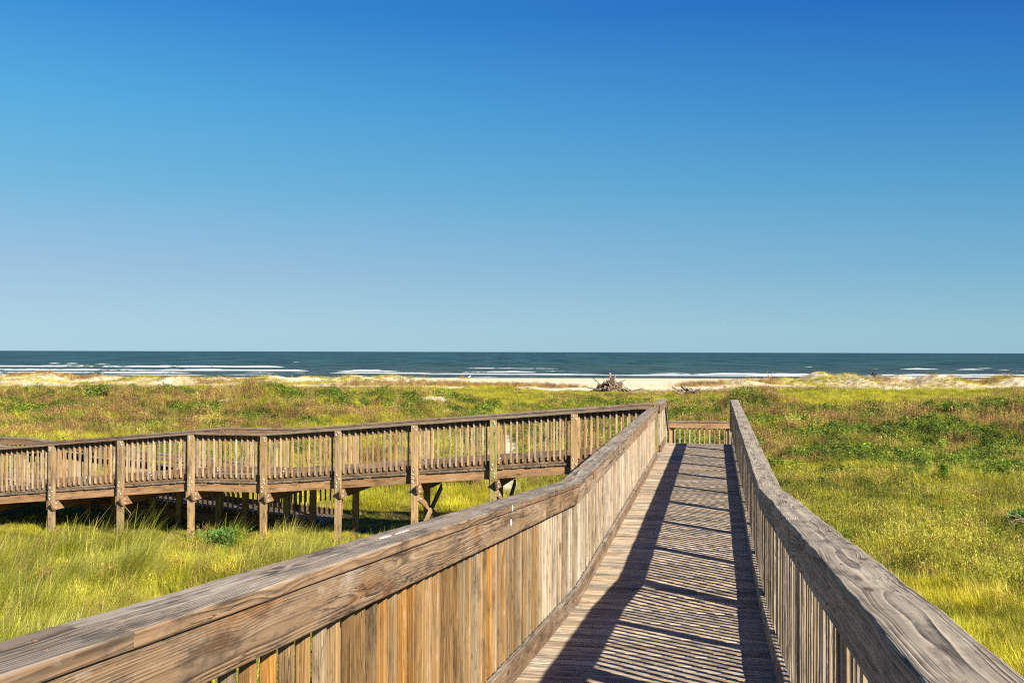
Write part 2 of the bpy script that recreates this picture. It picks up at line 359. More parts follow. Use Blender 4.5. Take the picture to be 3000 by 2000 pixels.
# ------------------------------------------------------------------ sea
def build_sea():
    n = NT('sea water')
    pos = n.t.nodes.new('ShaderNodeNewGeometry').outputs['Position']
    px, py, pz = n.sep(pos)
    big = n.noise(n.vmath('MULTIPLY', pos, (.012, .008, 1)), 1., 5, .7)
    w1 = n.noise(n.vmath('MULTIPLY', pos, (.05, .045, 1)), 1., 6, .75)
    w2 = n.noise(n.vmath('MULTIPLY', pos, (.35, .8, 1)), 1., 3, .6)
    w3 = n.noise(n.vmath('MULTIPLY', pos, (.045, .009, 1)), 1., 5, .75)
    w4 = n.noise(n.vmath('MULTIPLY', pos, (.012, .0018, 1)), 1., 5, .8)
    w1 = n.mix(n.ramp(py, 350, 600), w1, w3); w1 = n.mix(n.ramp(py, 1000, 2200), w1, w4)
    c = n.mix(n.ramp(py, 280, 800), (.046, .06, .028), (.015, .052, .031))
    c = n.mix(n.ramp(py, 1500, 7000), c, (.005, .033, .036))
    c = n.mix(n.ramp(big, .35, .65), n.mix(.5, c, (.05, .06, .028)), c)
    c = n.mix(n.ramp(w1, .41, .59), n.mix(.65, c, (.003, .014, .016)), n.mix(.3, c, (.06, .15, .18)))
    cap = n.math('MULTIPLY', n.ramp(n.noise(n.vmath('MULTIPLY', pos, (.12, .1, 1)), 1., 4, .75), .735, .75), n.ramp(w2, .45, .55))
    c = n.mix(cap, c, (.8, .82, .82))
    # lacy foam left behind the breakers and the thin swash at the edge
    lace = n.noise(n.vmath('MULTIPLY', pos, (.12, .5, 1)), 1., 5, .7)
    zone = n.math('MULTIPLY', n.ramp(py, 470, 300, 0., 1.), 1.)
    c = n.mix(n.math('MULTIPLY', n.math('MULTIPLY', n.ramp(lace, .56, .66), zone), .45), c, (.55, .6, .6))
    n.set(n.b.inputs['Base Color'], c); n.b.inputs['Roughness'].default_value = .42
    n.b.inputs['Specular IOR Level'].default_value = .06
    n.bump(n.math('ADD', w1, n.math('MULTIPLY', w2, .3)), 1.6, .8)
    V = [(-30000, 225, 0), (30000, 225, 0), (30000, 40000, 0), (-30000, 40000, 0)]
    me = bpy.data.meshes.new('sea'); me.from_pydata(V, [], [(0, 1, 2, 3)]); me.update()
    o = link('sea_water', me, mat=n.m); tag(o, kind='structure'); o['label'] = 'dark teal sea reaching a flat horizon'
    # breakers: ridges of foam with ragged tops
    n = NT('breaker foam')
    pos = n.t.nodes.new('ShaderNodeNewGeometry').outputs['Position']
    f = n.noise(n.vmath('MULTIPLY', pos, (.35, .5, 2.5)), 1., 5, .75)
    fm = n.attr('tone', 'Fac')
    k = n.ramp(n.math('ADD', fm, n.math('MULTIPLY', n.math('SUBTRACT', f, .5), 2.6)), .45, .75)
    c = n.mix(k, (.05, .07, .045), (.55, .58, .57))
    n.set(n.b.inputs['Base Color'], c); n.b.inputs['Roughness'].default_value = .6
    n.bump(f, .3)
    mb_V = []; mb_F = []; mb_T = []
    def breaker(x0, x1, y0, y1, h, depth, seed, foam=1.):
        nonlocal mb_V
        L = abs(x1 - x0); N = max(6, int(L / 1.6)); cs = ((0, 0, 0.), (.12, .75, 1.), (.3, 1., 1.), (.6, .7, .6), (1., 0, .2))
        xs = np.linspace(x0, x1, N + 1); t = np.linspace(0, 1, N + 1)
        hh = .62 * h * (.35 + .25 * (vnoise(xs, xs * 0, 5, 900 + seed, 3) > .47) + .75 * vnoise(xs, xs * 0 + seed * 3.1, 9, 100 + seed, 4)) * np.clip(np.minimum(t, 1 - t) * L / 7, 0.02, 1) ** .6
        yy = np.interp(t, [0, 1], [y0, y1]) + (vnoise(xs, xs * 0 + seed, 30, 200 + seed) - .5) * 9
        fo = np.clip((vnoise(xs, xs * 0, 11, 300 + seed) - .5) * 2.2 + foam, 0, 1)
        b = len(mb_V)
        for i in range(N + 1):
            for a, z, tt in cs:
                mb_V.append((xs[i], yy[i] + a * depth, z * hh[i] - .03)); mb_T.append(fo[i] * (1 if a < .5 else .7))
        m = len(cs)
        for i in range(N):
            for k in range(m - 1):
                mb_F.append((b + i * m + k, b + (i + 1) * m + k, b + (i + 1) * m + k + 1, b + i * m + k + 1))
    def row(p0, p1, yp0, yp1, h, depth, seed, foam=1.):
        g = []
        for p, yp in ((p0, yp0), (p1, yp1)):
            d = F * ZC / (yp - 1030.5 - (p - 1500) * .00267); g.append(((p - 1500) / F * d, d))
        breaker(g[0][0], g[1][0], g[0][1], g[1][1], h, depth, seed, foam)
    rows = [(-250, 830, 1073, 1075, .95, 5, 1, 1.), (140, 172, 1064.5, 1064.5, 1., 4, 2, 1.2), (188, 226, 1065, 1065, .9, 4, 3, 1.), (275, 322, 1066, 1066, .8, 4, 4, 1.),
            (-250, 470, 1084, 1085, .7, 5, 5, 1.1), (430, 905, 1085, 1086, .85, 5, 6, 1.2), (985, 1168, 1088.5, 1088.5, .9, 5, 7, 1.4), (1165, 1360, 1089, 1089, .6, 4, 8, -.2), (1355, 1572, 1090, 1091, .75, 5, 9, 1.), (1590, 1660, 1087, 1087, .3, 3, 91, 1.),
            (-250, 560, 1091, 1092, .5, 4, 10, 1.1), (715, 805, 1091, 1091.5, .45, 4, 11, 1.), (845, 935, 1091.5, 1091.5, .35, 4, 12, 1.), (960, 1280, 1092, 1094, .45, 4, 13, 1.3), (1230, 1800, 1095, 1098, .5, 4, 14, 1.4), (1760, 2420, 1099.5, 1102, .42, 4, 15, 1.5), (2400, 3250, 1102.5, 1107, .42, 4, 16, 1.5),
            (1900, 2060, 1095, 1095.5, .5, 4, 17, .3), (2040, 2420, 1096, 1098, .62, 4, 18, 1.3), (2530, 3250, 1098.5, 1101, .55, 4, 19, 1.3),
            (-250, 180, 1097, 1097.5, .3, 3, 20, 1.), (300, 620, 1097, 1098, .3, 3, 21, 1.), (640, 800, 1098, 1098.5, .25, 3, 22, .8), (1380, 1465, 1105, 1105.5, .28, 2.5, 23, 1.3), (1590, 1660, 1104, 1104, .12, 2, 24, 1.), (1800, 1960, 1103.5, 1104, .14, 2, 25, .8),
            (1210, 1640, 1078, 1080, .35, 6, 26, .45), (2640, 2756, 1081.5, 1081.5, .6, 4, 27, 1.2), (2812, 2898, 1083, 1083, .55, 4, 28, 1.2), (2868, 2910, 1079, 1079, .5, 4, 29, 1.), (2935, 2972, 1084, 1084, .4, 4, 30, 1.), (2975, 3060, 1088, 1088, .4, 4, 31, 1.),
            (858, 880, 1061, 1061, .8, 4, 32, 1.3), (1680, 1700, 1085, 1085, .3, 3, 33, 1.), (2360, 2385, 1075, 1075, .5, 3, 34, 1.), (2550, 2575, 1080, 1080, .4, 3, 35, 1.)]
    for r in rows: row(*r)
    me = bpy.data.meshes.new('breaking_waves'); me.from_pydata(mb_V, [], mb_F); me.update()
    a = me.attributes.new('tone', 'FLOAT', 'POINT'); a.data.foreach_set('value', np.array(mb_T, np.float32))
    o = link('breaking_waves', me, mat=n.m); tag(o, 'rows of white breaking surf rolling in towards the beach', 'surf', kind='stuff')
build_sea()

# ------------------------------------------------------------------ boardwalk kit
U3 = Vector((.18571, .98260, 0)); N3 = Vector((.98260, -.18571, 0)); Z3 = Vector((0, 0, 1))
O3 = Vector((-1.138, 0, 0))
def main_pt(s, t, z): return O3 + U3 * s + N3 * t + Z3 * z
SK = 9.30; ZD = 4.17; SL = .0772
def main_z(s): return ZD + max(0., SK - s) * SL
def interp(knots, s):
    for (a, za), (b, zb) in zip(knots, knots[1:]):
        if s <= b or (b, zb) == knots[-1]: return za + (zb - za) * (s - a) / (b - a)
RAILH = 1.03
_bal_cache = {}
def bal_mesh(h, mat, var):
    key = (round(h, 3), mat.name, var)
    if key not in _bal_cache:
        rr = random.Random(hash(key[0]) % 1000 + var * 7)
        V, Fc, WC = plank(h, .0345, .036, .003, 1, 3, .0015, 0, 0, rnd=rr)
        # stand it up (x -> z), cut the foot at a slant
        V = [(y, z, x - (.022 if x < .001 and z > 0 else 0) * (-1)) for x, y, z in V]
        _bal_cache[key] = MB().add(V, Fc, WC, var * .13).mesh('baluster', mat)
    return _bal_cache[key]
def bolt_mesh():
    V = []; Fc = []; n = 10
    prof = ((.0, .019), (.003, .019), (.0035, .012), (.010, .011), (.013, .007), (.014, .001))
    for h, r in prof:
        for k in range(n): a = 6.2832 * k / n; V.append((r * math.cos(a), r * math.sin(a), h))
    for i in range(len(prof) - 1):
        for k in range(n): a = i * n + k; b = i * n + (k + 1) % n; Fc.append((a, b, b + n, a + n))
    Fc.append(tuple(range((len(prof) - 1) * n, len(prof) * n)))
    return MB().add(V, Fc).mesh('bolt', M_BOLT, True)
BOLT = bolt_mesh()
def screw_mesh():
    n = 10; V = [(.0065 * math.cos(6.2832 * k / n), .0065 * math.sin(6.2832 * k / n), 0) for k in range(n)] + [(.005 * math.cos(6.2832 * k / n), .005 * math.sin(6.2832 * k / n), .003) for k in range(n)]
    return MB().add(V, [(k, (k + 1) % n, n + (k + 1) % n, n + k) for k in range(n)] + [tuple(range(n, 2 * n))]).mesh('screw', simple('rusty screw metal', (.16, .09, .05), .7, .3, .4, 400))
SCREW = screw_mesh()
def put_bolt(parent, p, nrm):
    ez = nrm.normalized(); ex = Z3.cross(ez).normalized(); ey = ez.cross(ex)
    return link('bolt', BOLT, parent, axes(p, ex, ey, ez))

def boards(name, th, base, al, out, knots, joints, off, hz, W, T, mat, bev=.004, seg=1, wob=.0, gap=.002, step=.12, wide='W', label=None):
    """run of boards following the knots; off = outward offset of centre, hz = centre height above the deck line"""
    br = sorted(set([k[0] for k in knots] + [j for j in joints if knots[0][0] < j < knots[-1][0]]))
    ey = out if al.cross(out).z > 0 else -out
    res = []
    for a, b in zip(br, br[1:]):
        if b - a < .02: continue
        P = base + al * a + out * off + Z3 * (interp(knots, a + 1e-6) + hz); Q = base + al * b + out * off + Z3 * (interp(knots, b - 1e-6) + hz)
        ex = (Q - P).normalized(); ez = ex.cross(ey).normalized(); L = (Q - P).length
        V, Fc, WC = plank(L - gap, W, T, bev, seg, max(1, int(L / step)) if wob else 1, wob, wide=wide)
        me = MB().add(V, Fc, WC, random.random()).mesh(name, mat, False)
        M = axes(P + ex * gap * .5, ex, ey, ez)
        res.append(link(name, me, th, M))
    return res

def railing(name, label, base, al, out, knots, posts, capj, fasj, cat='railing', mats=None, bolts=False, bal=True, toe=True, near=None, group=None, fine=False, bfoot=.06, inner_bolts=False, pitch=.1254, lowz=None, bal_range=None):
    mats = mats or dict(cap=M_CAP_R, fas=M_FAS, bal=M_BAL, toe=M_FAS, post=M_POST)
    s0, s1 = knots[0][0], knots[-1][0]
    mid = base + al * ((s0 + s1) / 2) + out * .09
    gz = float(height(mid.x, mid.y))
    th = empty(name, (mid.x, mid.y, gz), label, cat, group)
    wb = (.0036 if mats['cap'] is M_CAP_R else .0009) if fine else .0015
    boards('cap_board', th, base, al, out, knots, capj, .09, RAILH - .019, .18, .038, mats['cap'], .007 if fine else .004, 3 if fine else 1, wb, step=.06 if fine else .2)
    boards('rail_board', th, base, al, out, knots, fasj, .031, RAILH - .038 - .001 - .07, .037, .139, mats['fas'], .005 if fine else .004, 2 if fine else 1, wb * .6, step=.08 if fine else .3, wide='T')
    if toe: boards('toe_board', th, base, al, out, knots, [j + .6 for j in fasj], .031, .004 + .07, .037, .139, mats['toe'], .006, 2 if fine else 1, wb * .8, step=.08 if fine else .3, wide='T')
    if fine:
        for s in posts:
            if s > 12 or s < 0: continue
            zd = interp(knots, s)
            for dx, dz in ((-.03, RAILH - .07), (.035, RAILH - .14)):
                link('screw', SCREW, th, axes(base + al * (s + dx) + out * .0118 + Z3 * (zd + dz), al, Z3 if al.cross(Z3).dot(-out) > 0 else -Z3, -out))
            for dx, dw in ((-.04, .05), (.03, .12)):
                link('screw', SCREW, th, axes(base + al * (s + dx) + out * dw + Z3 * (interp(knots, s + dx) + RAILH + .0004), al, Z3.cross(al), Z3))
    # posts outside the balusters, down to the land
    ey = out if al.cross(out).z > 0 else -out
    for s in posts:
        zd = interp(knots, min(max(s, s0 + 1e-4), s1 - 1e-4))
        P = base + al * s + out * .133
        top = zd + RAILH - .040; bot = float(height(P.x, P.y)) - .35
        V, Fc, WC = plank(top - bot, .138, .088, .005, 1, 5, .0015, rnd=random)
        V = [(y, z, x) for x, y, z in V]
        me = MB().add(V, [tuple(reversed(f)) for f in Fc], WC, random.random()).mesh('post', mats['post'])
        po = link('post', me, th, axes(Vector((P.x, P.y, bot)), al, out, Z3))
        if bolts:
            f = out * .1785
            for dz, dx in ((RAILH - .085, .02), (RAILH - .135, -.035), (.07, .02), (-.02, -.03), (-.105, .025), (-.185, -.025)):
                put_bolt(po, base + al * (s + dx * random.choice((1, 1, -1))) + f + Z3 * (zd + dz + random.uniform(-.012, .012)), out)
        if inner_bolts:
            for dz in (.05, .11):
                put_bolt(po, base + al * (s + random.uniform(-.03, .03)) + out * .0115 + Z3 * (zd + dz), -out)
    if bal:
        a0, a1 = bal_range or (s0 + .06, s1 - .05)
        lst = []
        s = a0
        while s < a1:
            lst.append(s); s += pitch * random.uniform(.97, 1.03)
        cam = Vector((0, 0, ZC))
        lst.sort(key=lambda s: (base + al * s + Z3 * 4.6 - cam).length)
        solo = lst[:100]; rest = lst[100:]
        def bm_at(s):
            zd = interp(knots, s); h = RAILH - .042 - bfoot
            P = base + al * s + out * (.0705 + random.uniform(-.002, .002)); P.z = zd + bfoot
            tw = random.uniform(-.04, .04)
            ex = (al * math.cos(tw) + out * math.sin(tw)); ez = (Z3 + al * random.uniform(-.008, .008)).normalized(); e2 = ez.cross(ex).normalized()
            if e2.dot(out) < 0: return h, axes(P, ex, e2, ez), P
            return h, axes(P, ex, e2, ez), P
        for s in solo:
            h, M, P = bm_at(s); link('baluster', bal_mesh(h, mats['bal2'] if 'bal2' in mats and s < 7.5 else mats['bal'], random.randrange(5)), th, M)
        if rest:
            mb = MB()
            for s in rest:
                h, M, P = bm_at(s); V, Fc, WC = plank(h, .0345, .036, .003, 1, 1, 0)
                mb.add([(y, z, x) for x, y, z in V], Fc, WC, random.random(), M)
            o = link('baluster', mb.mesh('balusters_far', mats['bal']), th); o['kind'] = 'stuff'
            o['label'] = 'far run of balusters under the rail'
    return th

def deck_mesh(pt, knots, t0, t1, al, side, mat, skip=None):
    """planks laid across; pt(s,t,z) gives the world point"""
    mb = MB(); s = knots[0][0] + .005; W = .140
    while s + W < knots[-1][0] + .01:
        a = s; b = s + W
        za = interp(knots, a + 1e-6); zb = interp(knots, b - 1e-6)
        e = random.uniform(-.012, .012)
        P = pt((a + b) / 2, t0 + e, (za + zb) / 2 - .019 + random.uniform(-.0015, .0015))
        ey = (pt(b, 0, zb) - pt(a, 0, za)).normalized(); ex = side; ez = ex.cross(ey)
        if ez.z < 0: ey = -ey; ez = -ez
        V, Fc, WC = plank(t1 - t0 + random.uniform(-.01, .01), W - random.uniform(0, .003), .038, .004, 1, 6, .0012)
        mb.add(V, Fc, WC, random.random(), axes(P, ex, ey, ez))
        s += W + random.uniform(.0065, .0105)
    return mb.mesh('deck_planks', mat)

# ---- foreground walkway
S0 = -1.9; S1 = 25.86
KM = [(S0, main_z(S0)), (SK, ZD), (S1, ZD)]
gm = main_pt(12, .7, 0)
bw = empty('boardwalk', (gm.x, gm.y, float(height(gm.x, gm.y))), 'long weathered plank walkway in the foreground leading straight toward the sea', 'boardwalk')
link('deck_planks', deck_mesh(main_pt, KM, -.09, 1.553, U3, N3, M_DECK), bw)
for t in (-.07, .72, 1.535):
    boards('stringer', bw, O3, U3, N3, KM, [SK + 1.83 * k for k in range(-6, 9, 2)], t, -.040 - .095, .038, .19, M_BEAM, wide='T')
PM = [SK + 1.83 * k for k in range(-6, 10)]
ML = dict(cap=M_CAP_L, fas=M_FAS, bal=M_BAL, bal2=M_BAL_W, toe=M_CAP_L, post=M_POST)
MR = dict(cap=M_CAP_R, fas=M_CAP_R, bal=M_BAL, toe=M_CAP_R, post=M_POST)
SJ = 21.78
railing('railing', 'near left railing of the foreground walkway with tan balusters packed in a row', O3, U3, -N3, [(S0, main_z(S0)), (SK, ZD), (SJ, ZD)],
        [p for p in PM if p < SJ] + [SJ - .09], [2.15, 5.64, 13.0, 16.6, 20.3], [3.81, 7.47, 11.13, 14.8, 18.4], mats=ML, fine=True, pitch=.1254)
railing('railing', 'right railing of the foreground walkway with a silver grey wavy cap board', O3 + N3 * 1.464, U3, N3, KM,
        PM, [1.98, 5.64, 11.13, 14.8, 18.4, 22.], [3.81, 7.47, 11.13, 14.8, 18.4, 22.], mats=MR, fine=True)
railing('railing', 'short railing at the far left corner between the side ramp and the steps', O3, U3, -N3, [(SJ + 1.70, ZD), (S1, ZD)],
        [SJ + 1.77, S1 - .09], [], [], mats=ML, inner_bolts=False)

# ---- steps down and lower landing beyond the walkway's end
LZ = ZD - .68
st = empty('steps', tuple(main_pt(26.6, .7, 2.3)), 'wooden steps and low landing past the far end of the foreground walkway', 'steps')
mb = MB()
for k in range(3):
    z = ZD - .17 * (k + 1) - .019
    for j in range(2):
        V, Fc, WC = plank(1.46, .138, .038, .004, 1, 3, .001)
        mb.add(V, Fc, WC, random.random(), axes(main_pt(S1 + .08 + .29 * k + .145 * j, 0, z), N3, -U3, Z3 * -1) if False else axes(main_pt(S1 + .08 + .29 * k + .145 * j, 0, z), N3, -(-U3), N3.cross(U3)))
link('tread', mb.mesh('tread', M_DECK), st)
KL = [(S1 + .9, LZ), (28.55, LZ)]
link('landing_planks', deck_mesh(main_pt, KL, -.05, 1.55, U3, N3, M_DECK), st)
for t in (-.03, 1.5):
    a = main_pt(S1, t, ZD - .12); b = main_pt(S1 + 1.15, t, LZ - .12); L = (b - a).length; ex = (b - a).normalized(); ey = -N3
    V, Fc, WC = plank(L, .038, .22, .004, wide='T'); link('stringer', MB().add(V, Fc, WC, .3).mesh('stringer', M_BEAM), st, axes(a, ex, ey, ex.cross(ey)))
KS = [(S1 + .01, ZD), (S1 + 1.25, LZ)]
railing('railing', 'sloping railing going down the steps on the left, beyond the walkway corner', O3, U3, -N3, KS, [S1 + 1.2], [], [], mats=ML, toe=False)
railing('railing', 'sloping railing going down the steps on the right, hidden behind the grey cap', O3 + N3 * 1.464, U3, N3, KS, [S1 + 1.2], [], [], mats=MR, toe=False)
railing('railing', 'low cross railing closing the landing at the far end of the walkway', main_pt(28.4, -.1, 0), N3, U3, [(0, LZ), (1.66, LZ)], [.1, 1.56], [], [], mats=dict(cap=M_CAP_L, fas=M_BEAM, bal=M_BAL_S, toe=M_BEAM, post=M_POST), toe=False)

# ---- side ramp going left
A3 = main_pt(SJ, 0, 0); V3 = -N3
def side_pt(q, w, z): return A3 + V3 * q + U3 * w + Z3 * z
def zc(h): return ZC - h - RAILH
KS1 = [(.0, zc(1.10)), (.4, zc(1.10)), (8.36, zc(1.77)), (10.03, zc(1.77)), (15.0, zc(2.22)), (16.75, zc(2.22))]
KN = [(.19, zc(1.10)), (.4, zc(1.10)), (8.36, zc(1.77)), (10.03, zc(1.77)), (15.0, zc(2.22)), (16.75, zc(2.22))]
PQ = [1.68 + 1.67 * k for k in range(10)]
sb = empty('boardwalk', tuple(side_pt(7, .9, 2.3)), 'raised side ramp branching off to the left on tall posts with brown beams', 'boardwalk')
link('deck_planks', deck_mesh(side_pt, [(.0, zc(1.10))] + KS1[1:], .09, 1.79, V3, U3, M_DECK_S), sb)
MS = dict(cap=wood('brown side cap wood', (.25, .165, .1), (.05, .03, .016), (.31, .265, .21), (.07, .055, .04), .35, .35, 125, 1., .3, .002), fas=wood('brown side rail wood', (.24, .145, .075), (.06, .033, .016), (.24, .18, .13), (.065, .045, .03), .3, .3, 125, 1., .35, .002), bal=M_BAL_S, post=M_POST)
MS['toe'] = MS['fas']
boards('stringer', sb, side_pt(0, .18, 0), V3, -U3, KS1, PQ, .035, -.040 - .097, .038, .19, M_BEAM, wide='T')
boards('stringer', sb, side_pt(0, 1.70, 0), V3, U3, KS1, PQ, .035, -.040 - .097, .038, .19, M_BEAM, wide='T')
boards('joist', sb, side_pt(0, .94, 0), V3, U3, KS1, PQ, .0, -.040 - .097, .038, .19, M_BEAM, wide='T')
for q in PQ[:9]:
    zz = interp(KS1, q) - .040 - .192 - .1
    for sg in (-1, 1):
        V, Fc, WC = plank(2.16 if sg < 0 else 2.0, .038, .19, .004, 1, 1, 0, .1 if sg < 0 else 0., .1, wide='T')
        P = side_pt(q + sg * .090, -.14 if sg < 0 else .02, zz)
        b = link('cross_beam', MB().add(V, Fc, WC, random.random()).mesh('cross_beam', M_BEAM), sb, axes(P, U3, -V3 if U3.cross(-V3).z > 0 else V3, Z3))
        if sg < 0:
            for dz in (.045, -.045): put_bolt(b, side_pt(q - .110, .045, zz + dz), -V3)
for q in PQ[1:3]:
    zt = interp(KS1, q) - .04 - .19 - .16; zb = 2.55
    for (wa, za, wb_, zb_, sg) in ((.05, zt - .12, 1.8, zb, -1), (.05, zb, 1.8, zt - .1, -1.45)):
        a = side_pt(q + sg * .09, wa, za); b = side_pt(q + sg * .09, wb_, zb_); ex = (b - a).normalized(); ey = N3; ez = ex.cross(ey).normalized()
        if ez.z < 0: ey = -ey; ez = -ez
        V, Fc, WC = plank((b - a).length, .038, .14, .004, wide='T')
        br = link('cross_brace', MB().add(V, Fc, WC, random.random()).mesh('cross_brace', M_BEAM), sb, axes(a, ex, ey, ez))
        if sg == -1:
            for k in (.06, .13, 1.1): put_bolt(br, a + ex * k + N3 * .02, N3)
railing('railing', 'near railing of the side ramp with bolted posts facing the viewer', side_pt(0, .18, 0), V3, -U3, KN, PQ, [1.68, 5.02, 11.7, 13.4], [3.34, 6.7, 11.7], mats=MS, bolts=True, pitch=.1278, bal_range=(.32, 15.2))
railing('railing', 'far railing of the side ramp seen behind the near one', side_pt(0, 1.70, 0), V3, U3, [(.0, zc(1.10))] + KS1[1:5], [1.9 + 1.67 * k for k in range(8)], [2.0, 5.3, 8.9, 12.], [1.25, 4.6, 8.7], mats=MS, inner_bolts=True, pitch=.1278, bal_range=(.1, 14.9))
# ---- return ramp behind, going back down to the right
KR = [(7.9, zc(2.28) - .083 * (16.6 - 7.9)), (16.6, zc(2.28)), (18.4, zc(2.28))]
rb = empty('boardwalk', tuple(side_pt(12, 2.9, 2.2)), 'lower return ramp in the shade behind the side ramp, sloping down to the sand', 'boardwalk')
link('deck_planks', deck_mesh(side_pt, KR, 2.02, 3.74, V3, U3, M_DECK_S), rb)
boards('stringer', rb, side_pt(0, 2.13, 0), V3, -U3, KR, [], .035, -.040 - .097, .038, .19, M_BEAM, wide='T')
boards('stringer', rb, side_pt(0, 3.65, 0), V3, U3, KR, [], .035, -.040 - .097, .038, .19, M_BEAM, wide='T')
railing('railing', 'near railing of the lower return ramp, dark in the shade behind the side ramp', side_pt(0, 2.13, 0), V3, -U3, KR[:2], [8. + 1.67 * k for k in range(6)], [], [], mats=MS, pitch=.1278)
railing('railing', 'rear railing of the lower return ramp, furthest from the viewer', side_pt(0, 3.65, 0), V3, U3, KR, [8. + 1.67 * k for k in range(7)], [12.9], [12.9], mats=MS, pitch=.1278)

# bird droppings on the near left cap
def splat(name, pts, label, seed):
    rr = random.Random(seed); V = []; Fc = []
    c = sum((p[0] for p in pts), Vector()) / len(pts)
    mb = MB()
    for p, a, b, ra, rb_, nrm in pts:
        n = 12; base = len(V)
        ring = [];
        for k in range(n):
            t = 6.2832 * k / n; j = rr.uniform(.8, 1.2); ring.append(p + a * math.cos(t) * ra * j + b * math.sin(t) * rb_ * j)
        VV = [tuple(q) for q in ring] + [tuple(q * .85 + p * .15 + nrm * .0025) for q in ring] + [tuple(p + nrm * .003)]
        FF = [(k, (k + 1) % n, n + (k + 1) % n, n + k) for k in range(n)] + [(n + k, n + (k + 1) % n, 2 * n) for k in range(n)]
        mb.add(VV, FF)
    o = link(name, mb.mesh(name, M_DROP)); tag(o, label, 'bird dropping', 'bird droppings on the near railing')
rampdir = (U3 - Z3 * SL).normalized()
def capz(s): return main_z(s) + RAILH
top = rampdir.cross(-N3).normalized(); top = top if top.z > 0 else -top
splat('bird_dropping', [(main_pt(4.1, -.10, capz(4.1) + .002), rampdir, N3, .07, .008, top), (main_pt(4.32, -.097, capz(4.32) + .002), rampdir, N3, .09, .006, top)], 'long white streaks dried on top of the near left cap board', 1)
inn = N3
splat('bird_dropping', [(main_pt(1.93, -.0075, capz(1.93) - .085), rampdir, Z3, .010, .014, inn)], 'white egg shaped splat on the left rail board at the bottom edge', 2)
splat('bird_dropping', [(main_pt(6.15, .001, capz(6.15) - .02), rampdir, Z3, .008, .018, inn), (main_pt(6.15, -.0075, capz(6.15) - .1), rampdir, Z3, .012, .022, inn)], 'white drips running down the left rail board before the bend', 3)

# ------------------------------------------------------------------ vegetation (stuff)
def blade(mb, x, y, h, w, ang, lean, bend, tone, segs=2):
    c, s = math.cos(ang), math.sin(ang); px, py = -s, c
    V = []
    for i in range(segs + 1):
        t = i / segs; o = lean * t + bend * t * t; z = h * t * (1 - .25 * abs(bend) / max(h, .01) * t)
        ww = w * (1 - t) ** .7 * .5 + .0004
        V.append((x + c * o + px * ww, y + s * o + py * ww, z)); V.append((x + c * o - px * ww, y + s * o - py * ww, z))
    mb.add(V, [(2*i, 2*i+1, 2*i+3, 2*i+2) for i in range(segs)], None, tone)
def proto(name, mb, mat):
    return bpy.data.objects.new(name, mb.mesh(name, mat))
def tuft(n, rad, h0, h1, w, spread, seed, mat, wind=0., name='tuft'):
    rr = random.Random(seed); mb = MB()
    for _ in range(n):
        a = rr.uniform(0, 6.28); r = rad * math.sqrt(rr.random()); h = rr.uniform(h0, h1) * (1.1 - .4 * r / rad)
        x, y = r * math.cos(a), r * math.sin(a)
        if rr.random() < abs(wind):
            ang = rr.gauss(.1, .5)
            blade(mb, x, y, h, w, ang, h * rr.uniform(.1, .35), h * rr.uniform(.2, .6), rr.random(), 3)
        else:
            blade(mb, x, y, h, w, a + rr.uniform(-1, 1), h * rr.uniform(0, spread), h * rr.uniform(0, spread), rr.random(), 2)
    return proto(name, mb, mat)
def leafclump(n, rad, hgt, size, seed, mat, name='leaves', aspect=1.):
    rr = random.Random(seed); mb = MB()
    for _ in range(n):
        a = rr.uniform(0, 6.28); r = rad * math.sqrt(rr.random()); z = hgt * (1 - (r / rad) ** 2) * rr.uniform(.35, 1) + .02
        s = size * rr.uniform(.6, 1.2)
        nrm = Vector((math.cos(a) * rr.uniform(0, .9), math.sin(a) * rr.uniform(0, .9), rr.uniform(.3, 1))).normalized()
        ex = nrm.orthogonal().normalized(); ex = (Matrix.Rotation(rr.uniform(0, 6.28), 3, nrm) @ ex); ey = nrm.cross(ex)
        p = Vector((r * math.cos(a), r * math.sin(a), z))
        V = [p - ex * s * aspect, p - ex * s * .2 * aspect + ey * s * .45 + nrm * s * .1, p + ex * s * aspect, p - ex * s * .2 * aspect - ey * s * .45 + nrm * s * .1]
        mb.add([tuple(v) for v in V], [(0, 1, 2), (0, 2, 3)], None, rr.random())
    return proto(name, mb, mat)
def stalks(n, rad, h0, h1, w, seed, mat, name='stalks'):
    rr = random.Random(seed); mb = MB()
    for _ in range(n):
        a = rr.uniform(0, 6.28); r = rad * math.sqrt(rr.random()); h = rr.uniform(h0, h1); ang = rr.uniform(0, 6.28)
        x, y = r * math.cos(a), r * math.sin(a); ln = h * rr.uniform(0, .3)
        blade(mb, x, y, h, w * 1.3, ang, ln, 0, rr.random(), 1)
        for _ in range(5):
            t = rr.uniform(.35, 1); bx, by, bz = x + math.cos(ang) * ln * t, y + math.sin(ang) * ln * t, h * t
            aa = rr.uniform(0, 6.28); l = rr.uniform(.02, .06); ww = w * 1.2
            mb.add([(bx, by, bz), (bx + math.cos(aa) * l * .6 - math.sin(aa) * ww, by + math.sin(aa) * l * .6 + math.cos(aa) * ww, bz + l * .5), (bx + math.cos(aa) * l, by + math.sin(aa) * l, bz + l * .8), (bx + math.cos(aa) * l * .6 + math.sin(aa) * ww, by + math.sin(aa) * l * .6 - math.cos(aa) * ww, bz + l * .4)], [(0, 1, 2, 3)], None, rr.random())
    return proto(name, mb, mat)

